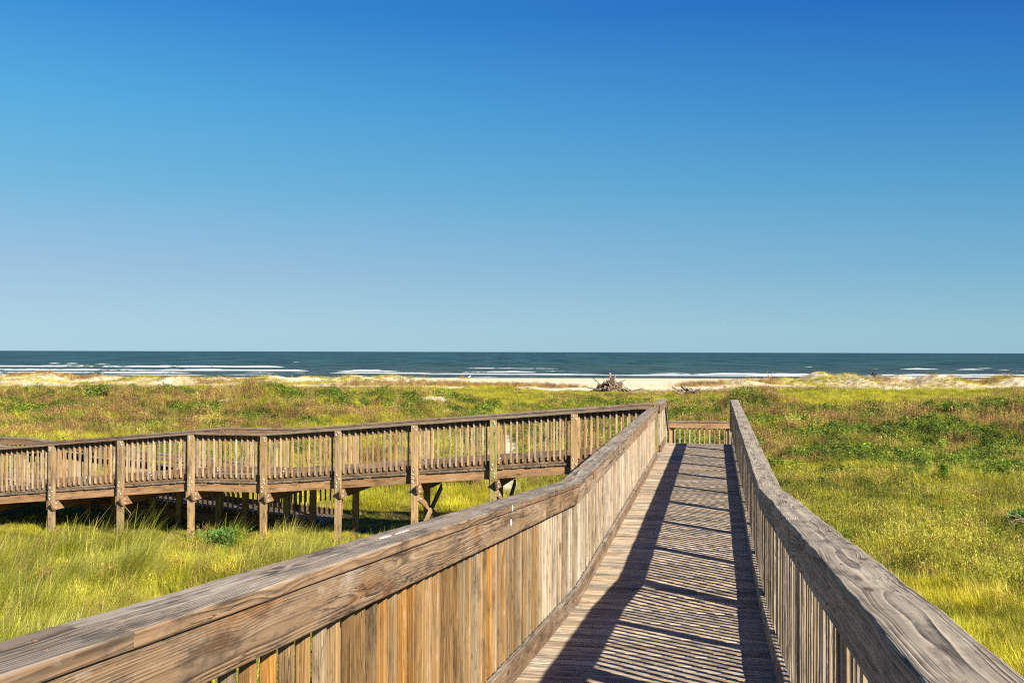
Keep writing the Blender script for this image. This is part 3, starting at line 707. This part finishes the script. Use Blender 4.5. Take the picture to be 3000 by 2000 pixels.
def scatter(name, label, cat, protos, P, rotz, scl, tilt=0.):
    n = len(P)
    me = bpy.data.meshes.new(name); me.vertices.add(n); me.vertices.foreach_set('co', P.astype(np.float32).ravel())
    rot = np.stack([RS.uniform(-tilt, tilt, n), RS.uniform(-tilt, tilt, n), rotz], -1)
    a = me.attributes.new('rot', 'FLOAT_VECTOR', 'POINT'); a.data.foreach_set('vector', rot.astype(np.float32).ravel())
    a = me.attributes.new('scl', 'FLOAT', 'POINT'); a.data.foreach_set('value', scl.astype(np.float32))
    a = me.attributes.new('idx', 'INT', 'POINT'); a.data.foreach_set('value', RS.randint(0, len(protos), n).astype(np.int32))
    o = link(name, me)
    g = bpy.data.node_groups.new(name, 'GeometryNodeTree')
    g.interface.new_socket('Geometry', in_out='INPUT', socket_type='NodeSocketGeometry'); g.interface.new_socket('Geometry', in_out='OUTPUT', socket_type='NodeSocketGeometry')
    N = g.nodes; L = g.links
    gi = N.new('NodeGroupInput'); go = N.new('NodeGroupOutput')
    mp = N.new('GeometryNodeMeshToPoints'); L.new(gi.outputs[0], mp.inputs[0])
    ii = N.new('GeometryNodeInstanceOnPoints'); L.new(mp.outputs[0], ii.inputs['Points'])
    jn = N.new('GeometryNodeJoinGeometry')
    for p in reversed(protos):
        oi = N.new('GeometryNodeObjectInfo'); oi.inputs['Object'].default_value = p; oi.inputs['As Instance'].default_value = True
        L.new(oi.outputs['Geometry'], jn.inputs[0])
    L.new(jn.outputs[0], ii.inputs['Instance']); ii.inputs['Pick Instance'].default_value = True
    for nm, typ, sock in (('rot', 'FLOAT_VECTOR', 'Rotation'), ('scl', 'FLOAT', 'Scale'), ('idx', 'INT', 'Instance Index')):
        na = N.new('GeometryNodeInputNamedAttribute'); na.data_type = typ; na.inputs['Name'].default_value = nm
        L.new([s for s in na.outputs if s.enabled][0], ii.inputs[sock])
    L.new(ii.outputs[0], go.inputs[0])
    md = o.modifiers.new('scatter', 'NODES'); md.node_group = g
    tag(o, label, cat, kind='stuff'); return o

def sample(N, d0, d1, power, half=.66):
    """random land points; density falls off as d^-power"""
    k = 2 - power
    u = RS.rand(N); d = (d0 ** k + u * (d1 ** k - d0 ** k)) ** (1 / k)
    x = RS.uniform(-half, half, N) * d
    return x, d
def onwalk(x, y):
    """under the plank walkways (kept sparse and low)"""
    px = x + 1.138; t = px * N3.x + y * N3.y; s = px * U3.x + y * U3.y
    return (t > -.3) & (t < 1.8) & (s < 28.6)
def build_veg():
    NT_ = 255000
    x, y = sample(NT_, 7., 190., 1.22)
    z = height(x, y); sd = sandness(x, y)
    r1, r2 = ridge(x, y); rg = np.clip((r1 + r2) * 1.3, 0, 1)
    a = vnoise(x, y, 5.5, 301); b = vnoise(x, y, 1.8, 302, 2); c = vnoise(x, y, 12, 303); e = vnoise(x, y, 1.1, 304, 2)
    u = RS.rand(NT_)
    ang = x / y
    fg = np.clip(1.0 - sd * 1.25, 0, 1)
    # sparse tufts on the sand dunes
    dune = (y > 140) & (y < 186); hz = z - np.interp(y, BASE_Y, BASE_Z)
    fg = fg * (.45 + .55 * sst(.3, .42, vnoise(x, y, .8, 733, 2)))
    keep = u < np.where(dune, np.maximum(fg, np.clip((a - .36) * 1.5, 0, .5) * sst(.05, .5, hz + .25) * ((ang < -.04) | (ang > .19) | (y < 158))), fg)
    keep &= ~((y > 186))
    keep &= ~((y > 125) & (ang > .0) & (ang < .165) & (sd > .6) & (u > .01))
    ow = onwalk(x, y); keep &= ~(ow & (u > .25))
    x, y, z, rg, a, b, c, e, ang, sd, r1, r2, dune, ow = [v[keep] for v in (x, y, z, rg, a, b, c, e, ang, sd, r1, r2, dune, ow)]
    n = len(x); u = RS.rand(n); t = np.zeros(n, int)    # 0 short 1 tall 2 vine 3 brown 4 mix
    far = y > 118
    rightz = (ang > .2) | ((x > 4) & (y > 33))
    midr = rightz & (y > 33) & (y < 75)
    veg = rg * .45 + (b - .5) * 2.6 + (e - .5) * 1.5 + (a - .5) * 1.2
    cen = np.exp(-((y - 70) / 30) ** 2) * (ang > .0) * (ang < .26) * .45
    veg = veg + np.where(midr, .22, 0) + cen
    vine = (veg > .56) & (u < .62) & (y < 96) & (y > 30)
    brown = (((e - .5) * 2.2 + rg * .8 + np.where(midr, .25, 0) + cen + (c - .5) * 1.5) > .5) & (u < .5) & (y > 30)
    mixz = (((c - .5) * 2 + (a - .5) + np.where(rightz & (y > 18), .25, -.15) + rg * .5) > .1) & (u < .75)
    t[mixz] = 4; t[brown] = 3; t[vine] = 2
    patch = (y < 31) & (((b - .5) * 1.6 + (e - .5) * 2.2) > .36) & (ang > .05); t[patch & (u < .55)] = 2
    left = (ang < -.02) & (y < 23.5)
    tallz = left & (((a - .5) * 1.6 + (e - .5) * .8 + np.interp(ang, [-.5, -.25, -.05], [.5, .25, -.35])) > .05)
    t[tallz & (u < .75)] = 1
    u2 = RS.rand(n); t[left & (u2 < .035)] = 3; t[left & (u2 > .9)] = 4
    yl = (y > 85) & (y < 140) & (ang > -.06) & (ang < .03); t[yl & (u < .8)] = 0
    yl2 = (y > 72) & (y < 125) & (ang > .24) & (ang < .45); t[yl2 & (u < .85)] = 0
    t[far & (t == 2)] = 0
    t[dune & (sd > .5) & (u < .45)] = 3
    t[far & ~dune & (ang > .1) & (ang < .25) & (u < .5)] = 3
    sc = (np.maximum(y, 22) / 22) ** .24 * RS.uniform(.6, 1.3, n) * (.55 + .9 * vnoise(x, y, 1.3, 511, 2))
    sc *= np.where(ow, .45, 1.); qx = x - A3.x; qy = y - A3.y; qq_ = qx * V3.x + qy * V3.y; ww_ = qx * U3.x + qy * U3.y
    near = (qq_ > -1) & (ww_ > -2.6) & (ww_ < 5); sc *= np.where(near, .62, 1)
    under = (qq_ > -.5) & (ww_ > .1) & (ww_ < 4.); sc *= np.where(under, .6, 1)
    sc *= np.where(t == 1, .65 + .75 * vnoise(x, y, 1.7, 911, 2), 1); sc *= np.where((t == 2) & (y < 31), .6, 1)
    sc *= np.where(dune, .62, 1); sc *= np.where((y > 96) & (y < 134) & (ang > .0) & (ang < .22), .55, 1)
    ex = []
    for px, dd, rad, ty, num in ((2060, 158, 2.6, 3, 220), (2010, 150, 1.5, 3, 70), (2880, 158, 4.2, 3, 200), (2570, 165, 2.5, 3, 90), (2250, 160, 1.6, 3, 110), (220, 168, 3.5, 3, 200), (330, 160, 5, 0, 260), (500, 166, 4, 0, 260), (620, 158, 4., 3, 160),
                                 (770, 160, 4, 0, 200), (880, 155, 4, 0, 200), (1010, 158, 5, 0, 200), (1060, 152, 4, 3, 160), (1170, 156, 5, 3, 200), (1300, 150, 5, 3, 220), (1400, 148, 5, 3, 220), (1480, 146, 4, 3, 160), (1560, 148, 3.5, 3, 160), (1650, 143, 3, 3, 120), (2400, 160, 5, 0, 160), (2700, 160, 3, 3, 50), (2460, 163, 7, 0, 260), (2340, 158, 5, 0, 200), (2800, 156, 7, 0, 260), (2940, 158, 5, 0, 160), (110, 158, 6, 0, 160), (60, 162, 4, 3, 100), (960, 175, 4, 0, 200), (1080, 176, 5, 0, 250), (2740, 168, 2, 0, 120), (490, 172, 4, 0, 220)):
        X = (px - 1500) / F * dd; xx = X + RS.normal(0, rad * .6, num); yy = dd + RS.normal(0, 2.2, num); ex.append((xx, yy, np.full(num, ty)))
    xx = np.concatenate([q[0] for q in ex]); yy = np.concatenate([q[1] for q in ex]); tt = np.concatenate([q[2] for q in ex])
    x = np.concatenate([x, xx]); y = np.concatenate([y, yy]); z = np.concatenate([z, height(xx, yy)]); t = np.concatenate([t, tt.astype(int)]); sc = np.concatenate([sc, RS.uniform(.9, 1.7, len(xx))]); n = len(x)
    rz = RS.uniform(0, 6.28, n)
    G = [tuft(70, .2, .10, .30, .006, .5, 1, M_GRASS), tuft(70, .22, .12, .34, .0055, .7, 2, M_GRASS), tuft(60, .2, .08, .24, .007, .9, 3, M_GRASS)]
    T = [tuft(75, .2, .35, .75, .0055, .4, 4, M_TALL, .9), tuft(75, .22, .3, .7, .005, .5, 5, M_TALL, .95), tuft(60, .18, .25, .62, .006, .6, 6, M_TALL, .8)]
    Vn = [leafclump(110, .32, .34, .045, 7, M_VINE), leafclump(110, .34, .32, .04, 8, M_VINE), leafclump(80, .28, .2, .05, 9, M_VINE)]
    B = [stalks(26, .24, .2, .5, .006, 10, M_BROWN), stalks(26, .24, .15, .42, .006, 11, M_BROWN), tuft(45, .2, .15, .4, .006, .8, 12, M_BROWN)]
    X = [tuft(60, .22, .12, .36, .006, .8, 13, M_MIX), stalks(22, .24, .12, .34, .006, 14, M_MIX), tuft(50, .2, .08, .26, .007, 1.1, 15, M_MIX)]
    for k, pr, nm, lb, ct, tl in ((0, G, 'grass', 'short yellow green grass covering the flats', 'grass', .15), (1, T, 'tall_grass', 'tall wind bent straw tinged grass left of the walkway', 'grass', .08),
                          (2, Vn, 'groundcover', 'dark green leafy creeping plants on the dune ridges', 'groundcover', .2), (3, B, 'dry_weeds', 'reddish brown dry weeds among the grass', 'weeds', .12), (4, X, 'weedy_grass', 'olive weedy grass mixed with dry stems', 'grass', .15)):
        m = t == k; P = np.stack([x[m], y[m], z[m] - .015], -1)
        r = rz[m] if k != 1 else RS.uniform(-.45, .45, m.sum())
        scatter(nm, lb, ct, pr, P, r, sc[m], tl)
        print('veg', nm, m.sum())
build_veg()

# ------------------------------------------------------------------ single plants
def on(px, d): X = (px - 1500) / F * d; return X, d, float(height(X, d))
def shrub(name, px, d, h, rad, mat, label, cat, seed, group=None, leaf=.05, narrow=True, count=420):
    rr = random.Random(seed); X, Y, Z = on(px, d)
    th = empty(name, (X, Y, Z), label, cat, group); base = Vector((X, Y, Z))
    ms = MB(); ml = MB()
    for k in range(9):
        a = rr.uniform(0, 6.28); tip = base + Vector((math.cos(a) * rad * rr.uniform(.2, .8), math.sin(a) * rad * rr.uniform(.2, .8), h * rr.uniform(.75, 1.)))
        mid = base.lerp(tip, .5) + Vector((rr.uniform(-.04, .04), rr.uniform(-.04, .04), .03))
        V, Fc, WC = tube([base - Z3 * .03, mid, tip], [.009, .006, .002], 5, k); ms.add(V, Fc, WC, rr.random())
        for j in range(count // 9):
            t = rr.uniform(.12, 1); p = base.lerp(mid, min(1, t * 2)) if t < .5 else mid.lerp(tip, t * 2 - 1)
            p = p + Vector((rr.gauss(0, rad * .22), rr.gauss(0, rad * .22), rr.gauss(0, .03)))
            if p.z < Z + .02: p.z = Z + .03
            dr = Vector((rr.uniform(-1, 1), rr.uniform(-1, 1), rr.uniform(.1, 1.2))).normalized(); sd = dr.orthogonal().normalized(); sd = Matrix.Rotation(rr.uniform(0, 6.28), 3, dr) @ sd
            l = leaf * rr.uniform(.6, 1.2); w = l * (.16 if narrow else .4)
            ml.add([tuple(p), tuple(p + dr * l * .5 + sd * w), tuple(p + dr * l), tuple(p + dr * l * .5 - sd * w)], [(0, 1, 2, 3)], None, rr.random())
    link('stems', ms.mesh('stems', M_BROWN), th); link('foliage', ml.mesh('foliage', mat), th)
gs = 'bright green feathery shrubs on the right'
shrub('shrub', 2766, 32.5, .62, .17, M_SHRUB, 'upright bright green feathery shrub standing in reddish grass on the right', 'shrub', 1, gs, .075, count=700)
shrub('shrub', 2938, 33.5, .5, .2, M_SHRUB, 'bright green feathery shrub nearest the right edge of the photo', 'shrub', 2, gs, .07, count=600)
shrub('shrub', 2760, 41.5, .6, .22, M_SHRUB, 'yellow green feathery shrub among dark vines, farther back on the right', 'shrub', 3, gs, .07, count=500)
shrub('bush', 655, 22.2, .46, .62, M_BUSH, 'low deep green leafy bush in front of the side ramp posts', 'bush', 4, None, .06, False, 700)
shrub('bush', 1366, 31.5, .5, .7, M_BUSH, 'low deep green bush seen in the sun below the side ramp deck', 'bush', 5, None, .08, False, 700)
shrub('bush', 2985, 24.5, .35, .3, M_BUSH, 'small dark green leafy bush above the white fallen branch at right', 'bush', 6, None, .08, False, 500)
def twig(name, px, d, hgt, label, seed, mat, lying=False, n=7, cat='twig', zoff=0., r0=.018):
    rr = random.Random(seed); X, Y, Z = on(px, d); base = Vector((X, Y, Z + zoff)); mb = MB()
    def grow(p, dr, l, r, lev):
        pts = [p]; q = p
        for k in range(3):
            dr = (dr + Vector((rr.uniform(-.25, .25), rr.uniform(-.25, .25), rr.uniform(-.12, .12)))).normalized(); q = q + dr * l / 3; pts.append(q)
            if lev < 2 and k > -1 and rr.random() < .85:
                side = (dr + Vector((rr.uniform(-.9, .9), rr.uniform(-.9, .9), rr.uniform(-.1 if lying else -.2, .35)))).normalized(); grow(q, side, l * .6, r * .6, lev + 1)
        V, Fc, WC = tube(pts, [r, r * .8, r * .6, r * .3], 5, seed); mb.add(V, Fc, WC, rr.random())
    for _ in range(n):
        dr = Vector((-1 + rr.uniform(-.2, .2), rr.uniform(-.5, .5), rr.uniform(.05, .35))).normalized() if lying else Vector((rr.uniform(-.3, .3), rr.uniform(-.3, .3), 1)).normalized()
        grow(base, dr, hgt, r0, 0)
    o = link(name, mb.mesh(name, mat)); tag(o, label, cat)
twig('fallen_branch', 3052, 23.2, .52, 'bleached white fallen branch lying in the grass at the right edge', 3, M_DRIFT, True, 4, 'branch', .25, .014)
twig('dead_twig', 368, 23.3, .55, 'thin leafless forked twig standing beside a side ramp post', 5, M_DRIFT, False, 1, 'twig', 0, .01)

# ------------------------------------------------------------------ driftwood
def log(name, a, b, r0, r1, label, group, mat, seed, cat='driftwood'):
    rr = random.Random(seed); a = Vector(a); b = Vector(b); L = (b - a).length; n = 5; pts = []
    for i in range(n):
        t = i / (n - 1); p = a.lerp(b, t)
        if 0 < i < n - 1: p = p + Vector((rr.gauss(0, .035), rr.gauss(0, .035), rr.gauss(0, .03))) * L
        pts.append(p)
    V, Fc, WC = tube([p - a for p in pts], [r0 + (r1 - r0) * i / (n - 1) for i in range(n)], 7, seed)
    mb = MB().add(V, Fc, WC, rr.random())
    if rr.random() < .45:
        p = pts[2] - a; d = Vector((rr.uniform(-1, 1), rr.uniform(-.5, .5), rr.uniform(0, 1))).normalized() * L * .25
        V, Fc, WC = tube([p, p + d * .5, p + d], [r1, r1 * .8, r1 * .3], 5, seed); mb.add(V, Fc, WC, rr.random())
    o = link(name, mb.mesh(name, mat, True), None, Matrix.Translation(a)); tag(o, label, cat, group)
PX, PY, PZ = on(1790, 119.)
PZ -= .05
rr = random.Random(5); k = PY / F   # metres per photo pixel there
def pp(dx, dz, dy=0.): return (PX + dx * .8, PY + dy * .8, PZ + .12 + dz * .7)
gpile = 'driftwood logs heaped in the big pile on the sand'
log('driftwood_log', pp(-.05, 1.1), pp(-.12, 3.0), .13, .11, 'thick pale driftwood post sticking straight up from the top of the big pile', gpile, M_DRIFT, 1)
log('driftwood_log', pp(.2, 1.2), pp(.68, 2.75), .09, .1, 'pale driftwood pole leaning right at the top of the big pile', gpile, M_DRIFT, 2)
log('driftwood_log', pp(-.3, .9), pp(-1.5, 2.55), .04, .04, 'thin driftwood branch rising left out of the big pile, just left of the post', gpile, M_DRIFT, 3)
log('driftwood_log', pp(-1.2, .9), pp(-2.75, 2.35), .045, .04, 'long thin driftwood pole pointing up to the far left of the big pile', gpile, M_DRIFT_D, 4)
log('driftwood_log', pp(.9, 1.3), pp(2.1, 1.95), .06, .05, 'driftwood pole pointing up to the right from the big pile', gpile, M_DRIFT_D, 5)
log('driftwood_log', pp(-1.6, .3), pp(-3.3, .75), .07, .06, 'dark driftwood log poking out low at the left foot of the big pile', gpile, M_DRIFT_D, 6)
log('driftwood_log', pp(.6, 1.05), pp(1.6, 1.2), .19, .17, 'stubby dark driftwood block on the right shoulder of the big pile', gpile, M_DRIFT_D, 7)
log('driftwood_log', pp(1.0, .35), pp(3.4, .1), .06, .04, 'pale driftwood branch trailing off the right foot of the big pile', gpile, M_DRIFT, 8)
for i in range(150):
    a = rr.uniform(0, 6.28); t = rr.random(); lev = rr.random() ** 1.4
    rad = 2.7 * (1 - lev * .75); cx = math.cos(a) * rad * rr.uniform(.2, 1); cy = math.sin(a) * rad * .5
    L = rr.uniform(.6, 1.4) * (1 - .3 * lev); dirn = Vector((-math.cos(a) * .7 + rr.uniform(-.7, .7), rr.uniform(-.4, .4), rr.uniform(.15, 1.1) * (.4 + lev))).normalized() * L
    z = lev * 1.6 + .08
    A = Vector(pp(cx, z, cy)) - dirn * .4; B = A + dirn
    if A.z < PZ: A.z = PZ + .03
    r = rr.uniform(.05, .13)
    log('driftwood_log', A, B, r, r * rr.uniform(.4, .8), 'bleached driftwood log tangled inside the big pile on the sand', gpile, M_DRIFT if rr.random() < .5 else M_DRIFT_D, 100 + i)
QX, QY, QZ = on(2010, 113.)
g2 = 'driftwood logs in the low heap at the edge of the green'
def qq(dx, dz, dy=0.): return (QX + dx * .86, QY + dy, QZ + dz * .66 + .12)
log('driftwood_log', qq(-.9, .0), qq(-1.75, 1.15), .13, .05, 'curved grey driftwood limb rising at the left end of the low heap', g2, M_DRIFT, 51)
log('driftwood_log', qq(1.2, .0), qq(1.75, .75), .07, .04, 'short forked driftwood limb at the right end of the low heap', g2, M_DRIFT, 52)
log('driftwood_log', qq(-.5, 1.25), qq(1.15, .1), .17, .1, 'thick silver driftwood trunk slanting down to the right across the low heap', g2, M_DRIFT, 53)
log('driftwood_log', qq(.6, .5), qq(.25, 1.45), .04, .02, 'thin driftwood spike standing up from the low heap', g2, M_DRIFT, 54)
for i in range(34):
    cx = rr.uniform(-1.3, 1.1); A = Vector(qq(cx, rr.uniform(0, .5), rr.uniform(-.4, .4))); B = A + Vector((rr.uniform(-.8, .8), rr.uniform(-.3, .3), rr.uniform(.05, .45)))
    log('driftwood_log', A, B, rr.uniform(.06, .12), .05, 'weathered driftwood log in the low heap at the edge of the green', g2, M_DRIFT if rr.random() < .7 else M_DRIFT_D, 200 + i)
X, Y, Z = on(1872, 127.); log('driftwood_log', (X - .55, Y, Z + .05), (X + .5, Y, Z + .3), .06, .09, 'small lone driftwood log lying on open sand between the two heaps', None, M_DRIFT_D, 60)
X, Y, Z = on(1900, 114.); log('driftwood_log', (X - 2.3, Y - .2, Z + .14), (X + 1.2, Y, Z + .12), .05, .03, 'long pale driftwood pole lying flat in front of the big pile', None, M_DRIFT, 61)
X, Y, Z = on(2254, 168.); 
log('driftwood_branch', (X, Y, Z + .0), (X - .35, Y, Z + 1.2), .08, .04, 'pale driftwood snag standing on the sand dune by the surf, left of the tall dune', None, M_DRIFT, 62)
log('driftwood_branch', (X + .25, Y, Z + .0), (X + .55, Y, Z + 1.15), .08, .04, 'right hand of two pale snags standing on the low dune by the surf', None, M_DRIFT, 63)
X, Y, Z = on(2560, 169.)
mb = MB(); r3 = random.Random(9)
for i in range(9):
    a = Vector((r3.uniform(-.3, .3), r3.uniform(-.2, .2), r3.uniform(0, .2))); b = a + Vector((r3.uniform(-.5, .5), r3.uniform(-.3, .3), r3.uniform(.1, .55)))
    V, Fc, WC = tube([a, a.lerp(b, .5) + Vector((.05, 0, .05)), b], [.16, .13, .07], 7, i); mb.add(V, Fc, WC, r3.random())
M_BLACK = simple('charred black wood', (.02, .02, .022), .8, 0, .3, 8)
o = link('tree_stump', mb.mesh('tree_stump', M_BLACK), None, Matrix.Translation((X, Y, Z + .25))); tag(o, 'small black stump on the sandy dune crest in front of the surf', 'stump')

# ------------------------------------------------------------------ gulls
def gull(label, loc, mat, flying, size, heading):
    V = []; Fc = []
    prof = [(-.5, .01, .0), (-.35, .05, .0), (-.1, .11, 0), (.12, .1, .01), (.25, .06, .05), (.34, .055, .09), (.42, .03, .08), (.5, .006, .07)]
    n = 8
    for x, r, z in prof:
        for k in range(n): a = 6.2832 * k / n; V.append((x, r * math.cos(a), z + r * math.sin(a)))
    for i in range(len(prof) - 1):
        for k in range(n): a = i * n + k; b = i * n + (k + 1) % n; Fc.append((a, b, b + n, a + n))
    mb = MB().add(V, Fc)
    if flying:
        for s in (-1, 1):
            W = [(.15, s * .08, .05), (.2, s * .5, .25), (.05, s * 1.15, .12), (-.12, s * .5, .23), (-.12, s * .08, .04)]
            T = [(p[0], p[1], p[2] - .02) for p in W]
            mb.add(W + T, [(0, 1, 2, 3, 4), (9, 8, 7, 6, 5)] + [(i, i + 5, (i + 1) % 5 + 5, (i + 1) % 5) for i in range(5)])
    else:
        for s in (-1, 1):
            VV, FF, WC = tube([(.02, s * .04, -.05), (.02, s * .04, -.3)], [.012, .01], 5); mb.add(VV, FF, WC)
    M = Matrix.Translation(loc) @ Matrix.Rotation(heading, 4, 'Z') @ Matrix.Rotation(R(-25 if not flying else 0), 4, 'Y') @ Matrix.Scale(size, 4)
    o = link('gull', mb.mesh('gull', mat, True)); o.matrix_basis = M; tag(o, label, 'bird')
gull('tiny dark bird gliding in the open sky on the left', ((803 - 1500) / F * 260, 260, ZC + (1028.5 - 789) / F * 260), M_BIRD_D, True, .32, R(60))
gull('tiny pale bird flying low in the sky above the walkway', ((2120 - 1500) / F * 300, 300, ZC + (1032 - 943) / F * 300), M_BIRD_W, True, .3, R(20))
X, Y, Z = on(1376, 246); gull('white gull standing on the beach at the waterline', (X, Y, Z + .32), M_BIRD_W, False, .95, R(20))

# ------------------------------------------------------------------ light, sky, camera
EL = R(32.2); sh = Vector((.63, -.775, 0)).normalized()
sdir = Vector((sh.x * math.cos(EL), sh.y * math.cos(EL), math.sin(EL)))
L = bpy.data.lights.new('sun', 'SUN'); L.energy = 5.; L.angle = R(.53); L.color = (1., .93, .82)
lo = bpy.data.objects.new('sun', L); COL.objects.link(lo); lo.rotation_euler = sdir.to_track_quat('Z', 'Y').to_euler(); lo.location = (30, -40, 40)
w = bpy.data.worlds.new('World'); scene.world = w; w.use_nodes = True
nt = w.node_tree; bg = nt.nodes['Background']
sky = nt.nodes.new('ShaderNodeTexSky'); sky.sky_type = 'NISHITA'; sky.sun_disc = False
sky.sun_elevation = EL; sky.sun_rotation = math.atan2(sdir.x, sdir.y)
sky.altitude = 0; sky.air_density = 1.; sky.dust_density = .2; sky.ozone_density = 3.
EXPO = 1.2; SKY = .1
def lin(c): return tuple((v / 255 / 12.92 if v / 255 <= .04045 else ((v / 255 + .055) / 1.055) ** 2.4) for v in c)
tc = nt.nodes.new('ShaderNodeTexCoord'); sx = nt.nodes.new('ShaderNodeSeparateXYZ'); nt.links.new(tc.outputs['Generated'], sx.inputs[0])
def skyramp(stops):
    r = nt.nodes.new('ShaderNodeValToRGB'); nt.links.new(sx.outputs[2], r.inputs[0]); e = r.color_ramp.elements
    while len(e) < len(stops): e.new(.5)
    for el, (p, c) in zip(e, stops):
        el.position = p; el.color = (*[v / SKY / 2 ** EXPO for v in lin(c)], 1)
    return r.outputs[0]
# clear autumn sky: pale at the horizon, deep blue above, deeper away from the left
wl = skyramp([(0., (166, 204, 222)), (.02, (166, 204, 223)), (.075, (150, 188, 218)), (.15, (108, 179, 217)), (.22, (80, 168, 220)), (.30, (46, 138, 212)), (.5, (28, 95, 178)), (1., (15, 60, 140))])
wr = skyramp([(0., (144, 188, 208)), (.02, (144, 190, 208)), (.075, (116, 174, 206)), (.15, (80, 156, 202)), (.22, (50, 130, 198)), (.30, (24, 100, 186)), (.5, (15, 72, 156)), (1., (10, 45, 120))])
mr = nt.nodes.new('ShaderNodeMapRange'); nt.links.new(sx.outputs[0], mr.inputs[0]); mr.inputs[1].default_value = -.42; mr.inputs[2].default_value = .42
m1 = nt.nodes.new('ShaderNodeMix'); m1.data_type = 'RGBA'; nt.links.new(mr.outputs[0], m1.inputs[0]); nt.links.new(wl, m1.inputs[6]); nt.links.new(wr, m1.inputs[7])
m2 = nt.nodes.new('ShaderNodeMix'); m2.data_type = 'RGBA'; m2.inputs[0].default_value = .97; nt.links.new(sky.outputs[0], m2.inputs[6]); nt.links.new(m1.outputs[2], m2.inputs[7])
nt.links.new(m2.outputs[2], bg.inputs[0]); bg.inputs[1].default_value = SKY
cam = bpy.data.cameras.new('camera'); cam.sensor_width = 36; cam.lens = 36 * F / 3000.; cam.clip_end = 60000; cam.clip_start = .05
co = bpy.data.objects.new('camera', cam); COL.objects.link(co); scene.camera = co
co.matrix_world = Matrix.Translation((0, 0, ZC)) @ Matrix.Rotation(R(90) + math.atan(30.5 / F), 4, 'X') @ Matrix.Rotation(R(.153), 4, 'Z')
scene.cycles.use_denoising = False; scene.cycles.filter_width = 1.2; scene.cycles.max_bounces = 8; scene.cycles.sample_clamp_indirect = 4
scene.view_settings.view_transform = 'Standard'; scene.view_settings.look = 'None'; scene.view_settings.gamma = 1; scene.view_settings.exposure = EXPO
